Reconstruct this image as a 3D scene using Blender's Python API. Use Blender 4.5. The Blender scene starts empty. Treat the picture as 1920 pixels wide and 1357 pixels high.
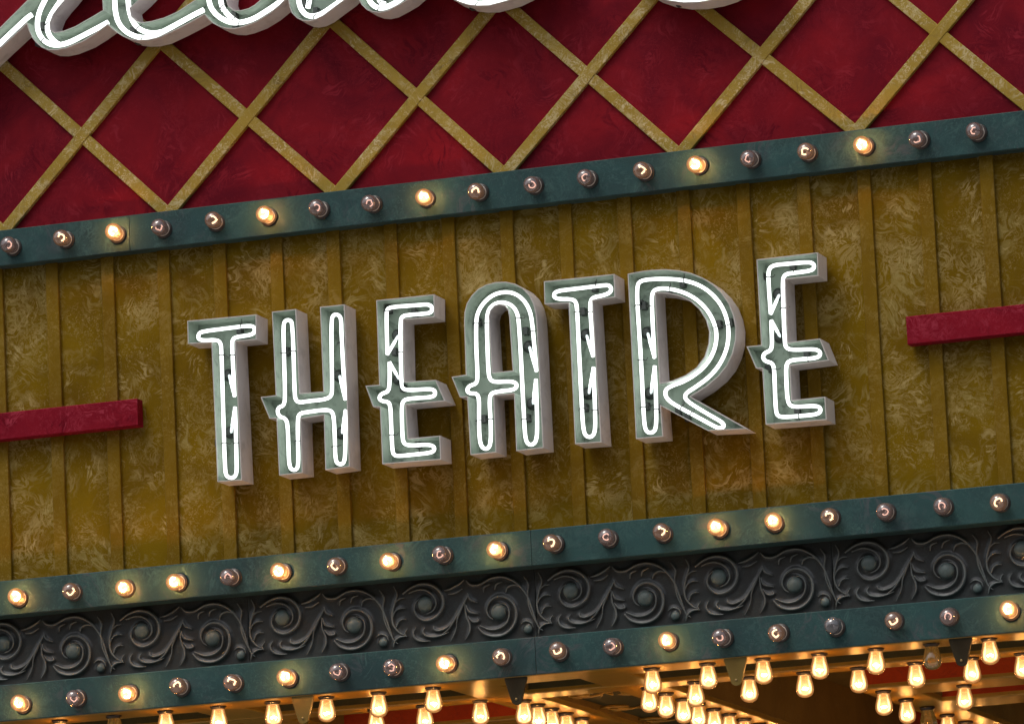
import bpy, bmesh, math, random
import numpy as np
from mathutils import Vector, Matrix
random.seed(7)
sc = bpy.context.scene
COL = sc.collection

# ------------------------------------------------------------------ camera
F = 10700.0                                   # focal length in photo pixels (photo 1920 wide)
S = 700.0                                     # photo pixels per metre on the wall
H_ = np.array([-32560., 3458., F]); RAT = .47
p_ = F * F / (32560 - 3458 * RAT)
Xc = -H_ / np.linalg.norm(H_)
Yc = np.array([p_, RAT * p_, F]); Yc -= Xc * Xc.dot(Yc); Yc /= np.linalg.norm(Yc)
Zc = np.cross(Xc, Yc)
RC = np.stack([Xc, Yc, Zc], 1)                # world -> camera (x right, y down, z forward)
Z0 = 4.6                                      # height of the sign's middle above the street
CAM = np.array([0, 0, Z0]) - (F / S) * (RC.T @ np.array([0, 0, 1.]))

cd = bpy.data.cameras.new('camera'); cam = bpy.data.objects.new('camera', cd); COL.objects.link(cam)
cd.sensor_width = 36; cd.sensor_fit = 'HORIZONTAL'; cd.lens = 36 * F / 1920
cd.clip_start = .1; cd.clip_end = 500
r_, d_, f_ = RC[0], RC[1], RC[2]
cam.matrix_world = Matrix(((r_[0], -d_[0], -f_[0], CAM[0]), (r_[1], -d_[1], -f_[1], CAM[1]),
                           (r_[2], -d_[2], -f_[2], CAM[2]), (0, 0, 0, 1)))
sc.camera = cam

# ------------------------------------------------------------------ sky, sun, exposure
SUN_EL, SUN_AZ = math.radians(60), math.radians(-150)     # azimuth from +Y towards +X: from the street, left of the sign
w = bpy.data.worlds.new('World'); sc.world = w; w.use_nodes = True
nt = w.node_tree; bg = nt.nodes['Background']
sky = nt.nodes.new('ShaderNodeTexSky'); sky.sky_type = 'NISHITA'; sky.sun_disc = False
sky.sun_elevation = SUN_EL; sky.sun_rotation = SUN_AZ; sky.air_density = 1; sky.dust_density = 4; sky.ozone_density = 1
hs = nt.nodes.new('ShaderNodeHueSaturation'); hs.inputs['Saturation'].default_value = .45
nt.links.new(sky.outputs[0], hs.inputs['Color']); nt.links.new(hs.outputs[0], bg.inputs[0])
bg.inputs[1].default_value = .15
sl = bpy.data.lights.new('sun', 'SUN'); sl.energy = .9; sl.angle = math.radians(26); sl.color = (1, .96, .9)
so = bpy.data.objects.new('sun', sl); COL.objects.link(so)
sd = Vector((math.sin(SUN_AZ) * math.cos(SUN_EL), math.cos(SUN_AZ) * math.cos(SUN_EL), math.sin(SUN_EL)))
so.rotation_euler = sd.to_track_quat('Z', 'Y').to_euler()
so.location = (-6, -8, 12)
sc.view_settings.view_transform = 'Standard'; sc.view_settings.look = 'None'
sc.view_settings.gamma = 1; sc.view_settings.use_curve_mapping = False
sc.view_settings.exposure = -0.17
cy = sc.cycles
cy.use_denoising = True
try: cy.denoiser = 'OPENIMAGEDENOISE'
except Exception: pass
cy.max_bounces = 8; cy.transparent_max_bounces = 32; cy.sample_clamp_indirect = 4
cy.caustics_reflective = False; cy.caustics_refractive = False

# ------------------------------------------------------------------ pixel rays onto the real planes of the facade
def P(px, py, d):
    """Point of the plane that stands d photo pixels (d/S metres) in front of the wall."""
    v = RC.T @ np.array([px - 960, py - 678.5, F])
    q = CAM + v * ((-d / S - CAM[1]) / v[1])
    return Vector(q)
def u(n): return n / S

# ------------------------------------------------------------------ mesh helpers
class MB:
    def __init__(s): s.v, s.f = [], []
    def add(s, vs, fs):
        o = len(s.v); s.v += [tuple(x) for x in vs]; s.f += [tuple(i + o for i in f) for f in fs]
    def build(s, name, mat, parent=None, origin=None, smooth=False):
        me = bpy.data.meshes.new(name); org = Vector(origin) if origin is not None else (parent_loc(parent) if parent else Vector((0, 0, 0)))
        me.from_pydata([tuple(Vector(x) - org) for x in s.v], [], s.f); me.materials.append(mat)
        b = bmesh.new(); b.from_mesh(me); bmesh.ops.recalc_face_normals(b, faces=b.faces); b.to_mesh(me); b.free()
        if smooth:
            me.polygons.foreach_set('use_smooth', [True] * len(me.polygons))
        o = bpy.data.objects.new(name, me); COL.objects.link(o)
        if parent: o.parent = parent
        else: o.location = org
        return o
def parent_loc(o):
    l = Vector((0, 0, 0))
    while o: l += o.location; o = o.parent
    return l
def empty(name, loc, label, cat, group=None, kind=None):
    o = bpy.data.objects.new(name, None); COL.objects.link(o); o.location = loc; o.empty_display_size = .03
    return tag(o, label, cat, group, kind)
def tag(o, label=None, cat=None, group=None, kind=None):
    if label: o['label'] = label
    if cat: o['category'] = cat
    if group: o['group'] = group
    if kind: o['kind'] = kind
    return o

def extrude(mb, prof, o, ea, eb, ec):
    """closed profile [(a,b)] in the axes ea, eb from o, swept along the vector ec."""
    n = len(prof); o, ea, eb, ec = map(Vector, (o, ea, eb, ec))
    A = [o + ea * a + eb * b for a, b in prof]; B = [x + ec for x in A]
    mb.add(A + B, [(i, (i + 1) % n, n + (i + 1) % n, n + i) for i in range(n)] + [tuple(range(n)), tuple(range(2 * n - 1, n - 1, -1))])
def bar_profile(w_, d0, d1, c):
    """w wide (a), from depth d0 to d1 (b), front corners chamfered by c"""
    return [(-w_ / 2, d0), (w_ / 2, d0), (w_ / 2, d1 - c), (w_ / 2 - c, d1), (-w_ / 2 + c, d1), (-w_ / 2, d1 - c)]
OUT = Vector((0, -1, 0)); UP = Vector((0, 0, 1)); RT = Vector((1, 0, 0))
def box(mb, x0, x1, y0, y1, z0, z1):
    extrude(mb, [(x0, y0), (x1, y0), (x1, y1), (x0, y1)], (0, 0, z0), (1, 0, 0), (0, 1, 0), (0, 0, z1 - z0))

def sweep(mb, pts, rad, sides=8, closed=False, caps=True, flat=1.0, up=OUT):
    """round tube along pts; flat < 1 squashes it along the wall's normal."""
    pts = [Vector(q) for q in pts]; n = len(pts)
    rad = rad if hasattr(rad, '__len__') else [rad] * n
    tans = []
    for i in range(n):
        a = pts[(i - 1) % n] if (closed or i) else pts[0]
        b = pts[(i + 1) % n] if (closed or i < n - 1) else pts[-1]
        t = b - a
        tans.append(t.normalized() if t.length > 1e-9 else Vector((1, 0, 0)))
    nrm = up - tans[0] * up.dot(tans[0])
    if nrm.length < 1e-4: nrm = RT - tans[0] * RT.dot(tans[0])
    nrm.normalize(); vs, fs = [], []
    for i in range(n):
        nrm = nrm - tans[i] * nrm.dot(tans[i]); nrm.normalize()
        bn = tans[i].cross(nrm)
        for k in range(sides):
            a = 2 * math.pi * k / sides
            vs.append(pts[i] + nrm * (math.cos(a) * rad[i] * flat) + bn * (math.sin(a) * rad[i]))
    m = n if closed else n - 1
    for i in range(m):
        j = (i + 1) % n
        for k in range(sides):
            l = (k + 1) % sides
            fs.append((i * sides + k, i * sides + l, j * sides + l, j * sides + k))
    if caps and not closed:
        fs.append(tuple(range(sides))); fs.append(tuple(range((n - 1) * sides, n * sides)))
    mb.add(vs, fs)
def chaikin(pts, it=2, closed=False):
    pts = [np.array(q, float) for q in pts]
    for _ in range(it):
        out = []; n = len(pts)
        if not closed: out.append(pts[0])
        for i in range(n if closed else n - 1):
            a, b = pts[i], pts[(i + 1) % n]
            out += [a * .75 + b * .25, a * .25 + b * .75]
        if not closed: out.append(pts[-1])
        pts = out
    return pts
def catmull(pts, k=6):
    pts = [np.array(q, float) for q in pts]; n = len(pts); out = []
    for i in range(n - 1):
        p0, p1, p2, p3 = pts[max(i - 1, 0)], pts[i], pts[i + 1], pts[min(i + 2, n - 1)]
        for j in range(k):
            t = j / k
            out.append(.5 * (2 * p1 + (p2 - p0) * t + (2 * p0 - 5 * p1 + 4 * p2 - p3) * t * t + (3 * p1 - p0 - 3 * p2 + p3) * t ** 3))
    out.append(pts[-1]); return out
def lathe(mb, prof, sides=20, axis='-Y', off=(0, 0, 0)):
    """prof [(r, h)] turned about the axis, h pointing along it."""
    vs, fs = [], []
    for r, h in prof:
        for k in range(sides):
            a = 2 * math.pi * k / sides; x, y = r * math.cos(a), r * math.sin(a)
            q = (x, -h, y) if axis == '-Y' else (x, y, -h)
            vs.append((q[0] + off[0], q[1] + off[1], q[2] + off[2]))
    n = len(prof)
    for i in range(n - 1):
        for k in range(sides):
            l = (k + 1) % sides
            fs.append((i * sides + k, i * sides + l, (i + 1) * sides + l, (i + 1) * sides + k))
    fs.append(tuple(range(sides))); fs.append(tuple(range((n - 1) * sides, n * sides)))
    mb.add(vs, fs)
def inset(poly, t):
    """move every edge of a closed 2D polygon inwards by t (mitred)."""
    n = len(poly); area = sum(poly[i][0] * poly[(i + 1) % n][1] - poly[(i + 1) % n][0] * poly[i][1] for i in range(n))
    s = 1 if area > 0 else -1; out = []
    for i in range(n):
        a, b, c = (np.array(poly[k % n], float) for k in (i - 1, i, i + 1))
        d1, d2 = b - a, c - b
        d1 /= max(np.linalg.norm(d1), 1e-9); d2 /= max(np.linalg.norm(d2), 1e-9)
        n1, n2 = np.array([-d1[1], d1[0]]) * s, np.array([-d2[1], d2[0]]) * s
        m = n1 + n2; q = max(m.dot(m), .35)
        out.append(tuple(b + m * (2 * t / q)))
    return out

# ------------------------------------------------------------------ materials
def new_mat(name):
    m = bpy.data.materials.new(name); m.use_nodes = True
    return m, m.node_tree, m.node_tree.nodes['Principled BSDF']
def N(t, kind, **kw):
    n = t.nodes.new(kind)
    for k, v in kw.items():
        if k in n.inputs: n.inputs[k].default_value = v
        else: setattr(n, k, v)
    return n
def ramp(t, src, stops):
    r = t.nodes.new('ShaderNodeValToRGB'); e = r.color_ramp.elements
    while len(e) < len(stops): e.new(.5)
    for k, (p, c) in zip(e, stops): k.position = p; k.color = (c[0], c[1], c[2], 1) if hasattr(c, '__len__') else (c, c, c, 1)
    t.links.new(src, r.inputs[0]); return r.outputs[0]
def mix(t, fac, a, b, mode='MIX'):
    n = t.nodes.new('ShaderNodeMix'); n.data_type = 'RGBA'; n.blend_type = mode
    for i, v in ((0, fac), (6, a), (7, b)):
        if hasattr(v, 'is_output') or isinstance(v, bpy.types.NodeSocket): t.links.new(v, n.inputs[i])
        else: n.inputs[i].default_value = v if i == 0 else (v[0], v[1], v[2], 1)
    return n.outputs[2]
def math_(t, op, a, b=0.0):
    n = t.nodes.new('ShaderNodeMath'); n.operation = op
    for i, v in ((0, a), (1, b)):
        if isinstance(v, bpy.types.NodeSocket): t.links.new(v, n.inputs[i])
        else: n.inputs[i].default_value = v
    return n.outputs[0]
def noise(t, scale, detail=4, dist=0.0, rough=.55, vec=None, stretch=None):
    if vec is None:
        vec = t.nodes.new('ShaderNodeNewGeometry').outputs['Position']
    if stretch:
        mp = t.nodes.new('ShaderNodeMapping'); mp.inputs['Scale'].default_value = stretch
        t.links.new(vec, mp.inputs[0]); vec = mp.outputs[0]
    n = N(t, 'ShaderNodeTexNoise', Scale=scale, Detail=detail, Distortion=dist, Roughness=rough)
    t.links.new(vec, n.inputs['Vector']); return n.outputs['Fac']
def feathers(t, scale, dist, width, mask_scale, lo, hi, seed=(0, 0, 0)):
    """thin ragged brush streaks of a sponged glaze: level lines of a warped noise, in patches"""
    g = t.nodes.new('ShaderNodeNewGeometry').outputs['Position']
    mp = t.nodes.new('ShaderNodeMapping'); mp.inputs['Location'].default_value = seed
    t.links.new(g, mp.inputs[0]); v = mp.outputs[0]
    a = noise(t, scale, 3, dist, .6, v)
    ridge = math_(t, 'ABSOLUTE', math_(t, 'SUBTRACT', a, .5))
    line = ramp(t, ridge, [(0, 1), (width * .4, .8), (width, 0)])
    m = ramp(t, noise(t, mask_scale, 4, 1.2, .6, v), [(lo, 0), (hi, 1)])
    return math_(t, 'MULTIPLY', line, m)
def dabs(t, cell, along, across, lo, hi, seed):
    """brush dabs of a rag-rolled glaze: cells that each carry streaks in a direction of their own"""
    g = t.nodes.new('ShaderNodeNewGeometry').outputs['Position']
    mp = t.nodes.new('ShaderNodeMapping'); mp.inputs['Location'].default_value = seed; t.links.new(g, mp.inputs[0])
    wn = N(t, 'ShaderNodeTexNoise', Scale=cell * .9, Detail=2.0); t.links.new(mp.outputs[0], wn.inputs['Vector'])
    off = t.nodes.new('ShaderNodeVectorMath'); off.operation = 'MULTIPLY_ADD'
    t.links.new(wn.outputs['Color'], off.inputs[0]); off.inputs[1].default_value = (1.1 / cell,) * 3; t.links.new(mp.outputs[0], off.inputs[2])
    v = N(t, 'ShaderNodeTexVoronoi', Scale=cell); t.links.new(off.outputs[0], v.inputs['Vector'])
    sub = t.nodes.new('ShaderNodeVectorMath'); sub.operation = 'SUBTRACT'
    t.links.new(off.outputs[0], sub.inputs[0]); t.links.new(v.outputs['Position'], sub.inputs[1])
    sep = t.nodes.new('ShaderNodeSeparateColor'); t.links.new(v.outputs['Color'], sep.inputs[0])
    ro = t.nodes.new('ShaderNodeVectorRotate'); ro.rotation_type = 'Y_AXIS'
    t.links.new(sub.outputs[0], ro.inputs['Vector']); t.links.new(math_(t, 'MULTIPLY', sep.outputs[0], 6.283), ro.inputs['Angle'])
    add = t.nodes.new('ShaderNodeVectorMath'); add.operation = 'ADD'
    t.links.new(ro.outputs[0], add.inputs[0]); t.links.new(v.outputs['Color'], add.inputs[1])
    st = noise(t, 1.0, 3, .9, .55, add.outputs[0], (across, across * .5, along))
    m = ramp(t, st, [(lo, 0), (hi, 1)])
    edge = ramp(t, math_(t, 'MULTIPLY', v.outputs['Distance'], 1.0), [(.25, 1), (.62, 0)])
    some = ramp(t, sep.outputs[1], [(.25, 0), (.6, 1)])
    return math_(t, 'MULTIPLY', math_(t, 'MULTIPLY', m, edge), some)
def bump(t, bsdf, h, strength, dist=.002):
    b = N(t, 'ShaderNodeBump', Strength=strength, Distance=dist); t.links.new(h, b.inputs['Height'])
    t.links.new(b.outputs[0], bsdf.inputs['Normal'])

def glazed(name, base, dark, streak, streak2, rough=.5, sc_=1.0, amt=.75, amt2=.6, seed=(0, 0, 0), grain=.3, spec=.07, speck=.4):
    m, t, b = new_mat(name)
    n1 = noise(t, 5 * sc_, 5, .8)
    c = mix(t, ramp(t, n1, [(.35, 0), (.65, 1)]), dark, base)
    f1 = feathers(t, 19 * sc_, 3.2, .085, 6 * sc_, .50, .62, seed)
    f2 = dabs(t, 11 * sc_, 17 * sc_, 74 * sc_, .49, .62, (seed[0] + 3.1, seed[1], seed[2] + 1.7))
    f3 = dabs(t, 15 * sc_, 24 * sc_, 105 * sc_, .52, .62, (seed[0] + 7.3, seed[1], seed[2] + 2.9))
    pt = ramp(t, noise(t, 20 * sc_, 5, 1.8, .65), [(.57, 0), (.68, 1)])
    c = mix(t, math_(t, 'MULTIPLY', pt, .35 * amt), c, streak2)
    c = mix(t, math_(t, 'MULTIPLY', f1, amt * .6), c, streak)
    c = mix(t, math_(t, 'MULTIPLY', f2, amt2), c, streak2)
    c = mix(t, math_(t, 'MULTIPLY', f3, amt2), c, streak)
    sp = ramp(t, noise(t, 95, 4, 1.6, .7), [(.54, 0), (.60, 1)])
    sp = math_(t, 'MULTIPLY', sp, ramp(t, noise(t, 9, 3, .5), [(.42, 0), (.6, 1)]))
    c = mix(t, math_(t, 'MULTIPLY', sp, speck), c, streak)
    sd = ramp(t, noise(t, 80, 4, 1.2, .7), [(.36, 1), (.43, 0)])
    c = mix(t, math_(t, 'MULTIPLY', sd, speck * .55), c, dark)
    g = noise(t, 420, 2)
    c = mix(t, grain, c, ramp(t, g, [(.3, .35), (.7, .65)]), 'OVERLAY')
    t.links.new(c, b.inputs['Base Color']); b.inputs['Roughness'].default_value = rough; b.inputs['Specular IOR Level'].default_value = spec
    bump(t, b, math_(t, 'ADD', f1, math_(t, 'MULTIPLY', g, .5)), .12, .001)
    return m

M = {}
M['gold_wall'] = glazed('gold_wall', (.205, .122, .002), (.145, .082, .002), (.50, .385, .16), (.37, .29, .10), .55, .9, .72, .62, speck=.36)
M['batten'] = glazed('gold_batten', (.215, .126, .007), (.17, .096, .005), (.40, .29, .09), (.32, .22, .07), .5, 1.1, .4, .4, (5, 0, 2))
M['red_panel'] = glazed('red_panel', (.245, .008, .015), (.13, .004, .012), (.27, .017, .03), (.11, .002, .009), .5, .85, .45, .8, (9, 0, 4))
M['red_bar'] = glazed('red_bar', (.25, .007, .018), (.2, .005, .016), (.36, .035, .06), (.13, .001, .008), .6, 1.1, .8, .9, (2, 0, 8))
M['lattice'] = glazed('lattice_gold', (.40, .27, .042), (.34, .22, .028), (.68, .57, .34), (.22, .145, .035), .5, 1.2, .9, .85, (1, 0, 6), spec=.2, speck=.8)
M['band'] = glazed('green_band', (.038, .090, .088), (.032, .060, .062), (.066, .13, .12), (.095, .10, .108), .38, .9, .7, .7, (4, 0, 3), spec=.12, speck=.75)
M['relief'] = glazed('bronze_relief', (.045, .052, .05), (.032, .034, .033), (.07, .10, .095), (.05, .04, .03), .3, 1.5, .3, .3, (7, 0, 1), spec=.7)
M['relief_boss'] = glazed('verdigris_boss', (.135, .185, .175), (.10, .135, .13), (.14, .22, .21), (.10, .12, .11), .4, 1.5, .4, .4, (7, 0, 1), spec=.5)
M['relief_crest_highlight'] = glazed('bronze_crest_highlight', (.20, .225, .212), (.12, .132, .125), (.25, .27, .25), (.12, .105, .09), .34, 1.5, .4, .4, (7, 0, 1), spec=.7)  # lighter than the ground: ridge highlights put into the colour
M['gold_soffit'] = glazed('gold_soffit', (.42, .23, .028), (.34, .175, .02), (.46, .29, .07), (.2, .11, .03), .32, 1.2, .3, .3, (8, 0, 8), spec=.4)
M['brown'] = glazed('brown_coffer', (.30, .165, .035), (.22, .12, .025), (.34, .21, .06), (.16, .09, .03), .5, 1.0, .3, .3, (3, 0, 3))
M['red_face'] = glazed('red_coffer', (.55, .07, .016), (.46, .045, .012), (.3, .05, .02), (.22, .03, .02), .5, 1.0, .4, .4, (3, 4, 3))
M['olive_face'] = glazed('olive_coffer', (.10, .085, .035), (.07, .06, .025), (.13, .11, .05), (.08, .07, .03), .5, 1.0, .3, .3, (2, 4, 6))

def plain(name, col, rough, metal=0, spec=.5, dirt=0.0, dirt_col=(.1, .09, .08), dscale=20):
    m, t, b = new_mat(name)
    c = mix(t, math_(t, 'MULTIPLY', ramp(t, noise(t, dscale, 6, .6, .65), [(.5, 0), (.68, 1)]), dirt), col, dirt_col)
    t.links.new(c, b.inputs['Base Color']); b.inputs['Roughness'].default_value = rough; b.inputs['Metallic'].default_value = metal
    b.inputs['Specular IOR Level'].default_value = spec
    return m
M['white'] = plain('white_enamel', (.82, .79, .775), .35, 0, .4, .45, (.42, .39, .36), 14)
M['letter_back'] = plain('aged_grey_green_enamel', (.25, .30, .25), .4, 0, .3, .9, (.07, .09, .07), 26)
M['letter_inside'] = plain('grey_green_enamel', (.40, .46, .39), .22, 0, .6, .6, (.2, .24, .21), 30)
M['rim'] = plain('rim_enamel', (.66, .62, .58), .4, 0, .3, .5, (.4, .36, .32), 60)
M['black'] = plain('black_rubber', (.035, .038, .036), .5)
M['wire'] = plain('dark_wire', (.03, .028, .025), .45)
M['socket'] = plain('socket_bakelite', (.035, .027, .022), .35)
M['bracket'] = plain('bracket_paint', (.04, .032, .018), .6, 0, .08, .4, (.09, .07, .04))
M['bracket_gold'] = plain('bracket_gold_paint', (.19, .125, .02), .5, 0, .4, .4, (.16, .1, .03))
M['asphalt'] = plain('asphalt', (.05, .05, .052), .85, 0, .3, .5, (.07, .07, .07), 2)
M['stem_glass'] = plain('stem_glass', (.5, .44, .42), .2)
M['porcelain'] = plain('porcelain', (.55, .47, .40), .3, 0, .5, .5, (.35, .28, .22))
M['brass'] = plain('bulb_cap_brass', (.35, .24, .10), .35, .8)

def emission(name, col, st):
    m = bpy.data.materials.new(name); m.use_nodes = True; t = m.node_tree; t.nodes.clear()
    e = N(t, 'ShaderNodeEmission', Strength=st); e.inputs['Color'].default_value = (*col, 1)
    o = t.nodes.new('ShaderNodeOutputMaterial'); t.links.new(e.outputs[0], o.inputs[0]); return m
def neon(name, col, st):
    m, t, b = new_mat(name)
    b.inputs['Base Color'].default_value = (.8, .85, .85, 1); b.inputs['Roughness'].default_value = .1
    b.inputs['Emission Color'].default_value = (*col, 1)
    v = math_(t, 'MULTIPLY', ramp(t, noise(t, 26, 3), [(.3, .85), (.6, 1)]), st)
    t.links.new(v, b.inputs['Emission Strength']); return m
M['neon'] = neon('white_neon', (.95, 1.0, .97), 2.3)
M['neon_dim'] = neon('dim_neon_end', (.80, .95, .95), 1.05)
def glass(name, tint, glow=None, gs=0.0, haze=0.0, hcol=(.8, .78, .8)):
    m = bpy.data.materials.new(name); m.use_nodes = True; t = m.node_tree; t.nodes.clear()
    tr = t.nodes.new('ShaderNodeBsdfTransparent'); tr.inputs[0].default_value = (*tint, 1)
    last = tr.outputs[0]
    if glow:
        e = N(t, 'ShaderNodeEmission', Strength=gs); e.inputs[0].default_value = (*glow, 1)
        a = t.nodes.new('ShaderNodeAddShader'); t.links.new(last, a.inputs[0]); t.links.new(e.outputs[0], a.inputs[1]); last = a.outputs[0]
    if haze:
        hz = t.nodes.new('ShaderNodeBsdfDiffuse'); hz.inputs[0].default_value = (*hcol, 1)
        hm = N(t, 'ShaderNodeMixShader', Fac=haze); t.links.new(last, hm.inputs[1]); t.links.new(hz.outputs[0], hm.inputs[2]); last = hm.outputs[0]
    gl = N(t, 'ShaderNodeBsdfGlossy', Roughness=.05); gl.inputs[0].default_value = (1, 1, 1, 1)
    fr = N(t, 'ShaderNodeFresnel', IOR=2.0)
    mx = t.nodes.new('ShaderNodeMixShader'); t.links.new(fr.outputs[0], mx.inputs[0]); t.links.new(last, mx.inputs[1]); t.links.new(gl.outputs[0], mx.inputs[2])
    o = t.nodes.new('ShaderNodeOutputMaterial'); t.links.new(mx.outputs[0], o.inputs[0]); return m
def halo(name, col, st):
    m = bpy.data.materials.new(name); m.use_nodes = True; t = m.node_tree; t.nodes.clear()
    tr = t.nodes.new('ShaderNodeBsdfTransparent'); e = N(t, 'ShaderNodeEmission', Strength=st); e.inputs[0].default_value = (*col, 1)
    a = t.nodes.new('ShaderNodeAddShader'); t.links.new(tr.outputs[0], a.inputs[0]); t.links.new(e.outputs[0], a.inputs[1])
    o = t.nodes.new('ShaderNodeOutputMaterial'); t.links.new(a.outputs[0], o.inputs[0]); return m
M['glass_lit'] = glass('amber_lit_glass', (.95, .85, .7), (1, .40, .14), .33)
M['glass_warm'] = glass('warm_glass', (.86, .76, .68), (1, .42, .20), .10, .09, (.9, .7, .62))
M['glass_dim'] = glass('smoky_glass', (.80, .74, .76), (1, .50, .36), .048, .10, (.85, .74, .76))
M['glass_off'] = glass('unlit_glass', (.82, .82, .85), None, 0, .16)
M['glass_hang'] = glass('amber_hanging_glass', (.9, .8, .6), (1, .40, .11), .55)
M['glass_hang_off'] = glass('amber_unlit_glass_added_glow', (.85, .70, .40), (1, .5, .10), .075, .22, (.75, .5, .15))  # bulb is off; weak emission imitates light through the amber glass
M['core'] = halo('hot_core', (1, .66, .30), .34)
M['core_hang'] = halo('hot_core_hanging', (1, .68, .36), .15)
M['fil_lit'] = emission('filament_bright', (1, .48, .15), 240)
M['fil_hang'] = emission('filament_hanging', (1, .46, .12), 140)
M['fil_warm'] = emission('filament_warm', (1, .74, .45), 3.4)
M['fil_dim'] = emission('filament_dim', (1, .58, .42), 1.7)
M['fil_off'] = plain('filament_cold', (.12, .11, .11), .4, .6)

# ------------------------------------------------------------------ the street below and an unseen house behind, added to block low sky
m_ = MB(); box(m_, -30, 30, -40, 1.5, -.2, 0)
tag(m_.build('street', M['asphalt']), 'grey street surface below the sign', None, None, 'structure')

m_ = MB(); box(m_, -30, 30, -7, 1.6, -.1, .14)
M['concrete'] = plain('pavement_concrete', (.40, .38, .35), .85, 0, .3, .4, (.3, .28, .26), 2)
tag(m_.build('pavement', M['concrete']), 'pale concrete pavement under the canopy', None, None, 'structure')
opp = empty('added_facing_building', (0, -27, 0), 'unseen brick building across the street, added to block low sky', 'building')  # out of view, added to block low sky and shape bulb reflections
M['brick'] = plain('brown_brick', (.32, .24, .19), .8, 0, .3, .5, (.16, .10, .08), 3)
m_ = MB(); box(m_, -28, 28, -35, -27, 0, 13); m_.build('wall', M['brick'], opp)
m_ = MB(); box(m_, -28.3, 28.3, -35, -26.6, 13, 13.7); m_.build('cornice', M['brick'], opp)

# heights and depths of the facade, measured on its own planes
D_UP, D_MID, D_LOW = 33, 45, 50
def zof(pairs, d): return sum(P(x, y, d).z for x, y in pairs) / len(pairs)
UP_T = zof([(0, 432), (1920, 207)], D_UP); UP_B = zof([(200, 477), (640, 425), (1280, 351), (1920, 278)], D_UP)
MID_T = zof([(0, 1092), (640, 1027), (1280, 963.5), (1920, 903)], D_MID); MID_B = zof([(337, 1124), (640, 1095), (1280, 1031)], D_MID)
LOW_T = zof([(0, 1287), (640, 1226.7), (1280, 1166), (1920, 1109)], D_LOW); LOW_B = zof([(640, 1294), (1280, 1240), (1920, 1184.6)], D_LOW)
X0, X1 = -1.86, 1.86

# ------------------------------------------------------------------ gold board-and-batten wall
SP = .1661; XB0 = -1.471
wall = empty('gold_wall', (0, 0, MID_T - .05), 'mottled gold wall of boards and battens behind the word THEATRE', 'wall')
zb0, zb1 = MID_B + .01, UP_B + .06
edges = [XB0 + SP * k for k in range(-2, 20)]
bw = u(26)
for k, xe in enumerate(edges):
    xc = xe - bw / 2
    if k:
        m_ = MB(); e = .0006
        extrude(m_, [(xp + e, .02), (xc - e, .02), (xc - e, 0), (xp + e, 0)], (0, 0, zb0), RT, (0, 1, 0), UP * (zb1 - zb0))
        m_.build('board', M['gold_wall'], wall)
    m_ = MB(); th = u(7.2 + random.uniform(-.6, .6))
    extrude(m_, bar_profile(bw + random.uniform(-.001, .001), -.004, th, .0016), (xc, 0, zb0), RT, OUT, UP * (zb1 - zb0))
    m_.build('batten', M['batten'], wall)
    xp = xc

# ------------------------------------------------------------------ red wall with the gold lattice
TOPZ = P(960, -260, 0).z
redw = empty('red_wall', (0, 0, UP_T), 'mottled dark red wall crossed by a gold diamond lattice', 'wall')
m_ = MB(); box(m_, X0, X1, 0, .03, UP_T - .05, TOPZ); m_.build('panel', M['red_panel'], redw)
LW, LT = u(23), u(7.5)
def line_at(a, b, z):                       # the strip's centre line at height z
    t = (z - a.z) / (b.z - a.z); return a + (b - a) * t
rise = [((15, 424), (288, 90)), ((324, 390), (600, 54)), ((648, 342), (908, 30)), ((957, 313), (1213, 7)), ((1292, 268), (1510.5, 3)), ((1615.6, 234), (1809, 3))]
fall = [((10, 127), (298, 386)), ((315, 91.5), (613.6, 351)), ((642, 58), (930, 313.6)), ((962, 20), (1255, 274.6)), ((1327, 24), (1587, 234)), ((1683, 0), (1907, 183))]
R_ = [(P(*a, 7.5), P(*b, 7.5)) for a, b in rise]; F_ = [(P(*a, 7.5), P(*b, 7.5)) for a, b in fall]
dx = sum(R_[k + 1][0].x - R_[k][0].x for k in range(5)) / 5
step = Vector((dx, 0, 0))
R_ = [(R_[0][0] - step * k, R_[0][1] - step * k) for k in (2, 1)] + R_ + [(R_[5][0] + step * k, R_[5][1] + step * k) for k in (1, 2)]
F_ = [(F_[0][0] - step * k, F_[0][1] - step * k) for k in (2, 1)] + F_ + [(F_[5][0] + step * k, F_[5][1] + step * k) for k in (1, 2)]
def strip(a, b, th, wdt):
    a = a.copy(); b = b.copy(); a.y = b.y = 0
    t = (b - a).normalized(); n = t.cross(OUT)
    m = MB(); extrude(m, bar_profile(wdt, -.003, th, .0015), a, n, OUT, b - a)
    m.build('lattice_strip', M['lattice'], redw)
for a, b in R_:
    lo, hi = line_at(a, b, UP_T - .03), line_at(a, b, TOPZ - .02)
    strip(lo, hi, LT + u(1.3), LW)
for a, b in F_:
    zs = [UP_T - .03]
    for c, d in R_:                          # cut where a rising strip crosses
        s1 = (b.x - a.x) / (b.z - a.z); s2 = (d.x - c.x) / (d.z - c.z)
        z = (c.x - a.x + s1 * a.z - s2 * c.z) / (s1 - s2)
        if UP_T + .02 < z < TOPZ - .04: zs.append(z)
    zs.append(TOPZ - .02); zs.sort()
    for z0_, z1_ in zip(zs, zs[1:]):
        if z1_ - z0_ > .02: strip(line_at(a, b, z0_ + .0004), line_at(a, b, z1_ - .0004), LT + u(random.uniform(-.4, .4)), LW)

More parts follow.
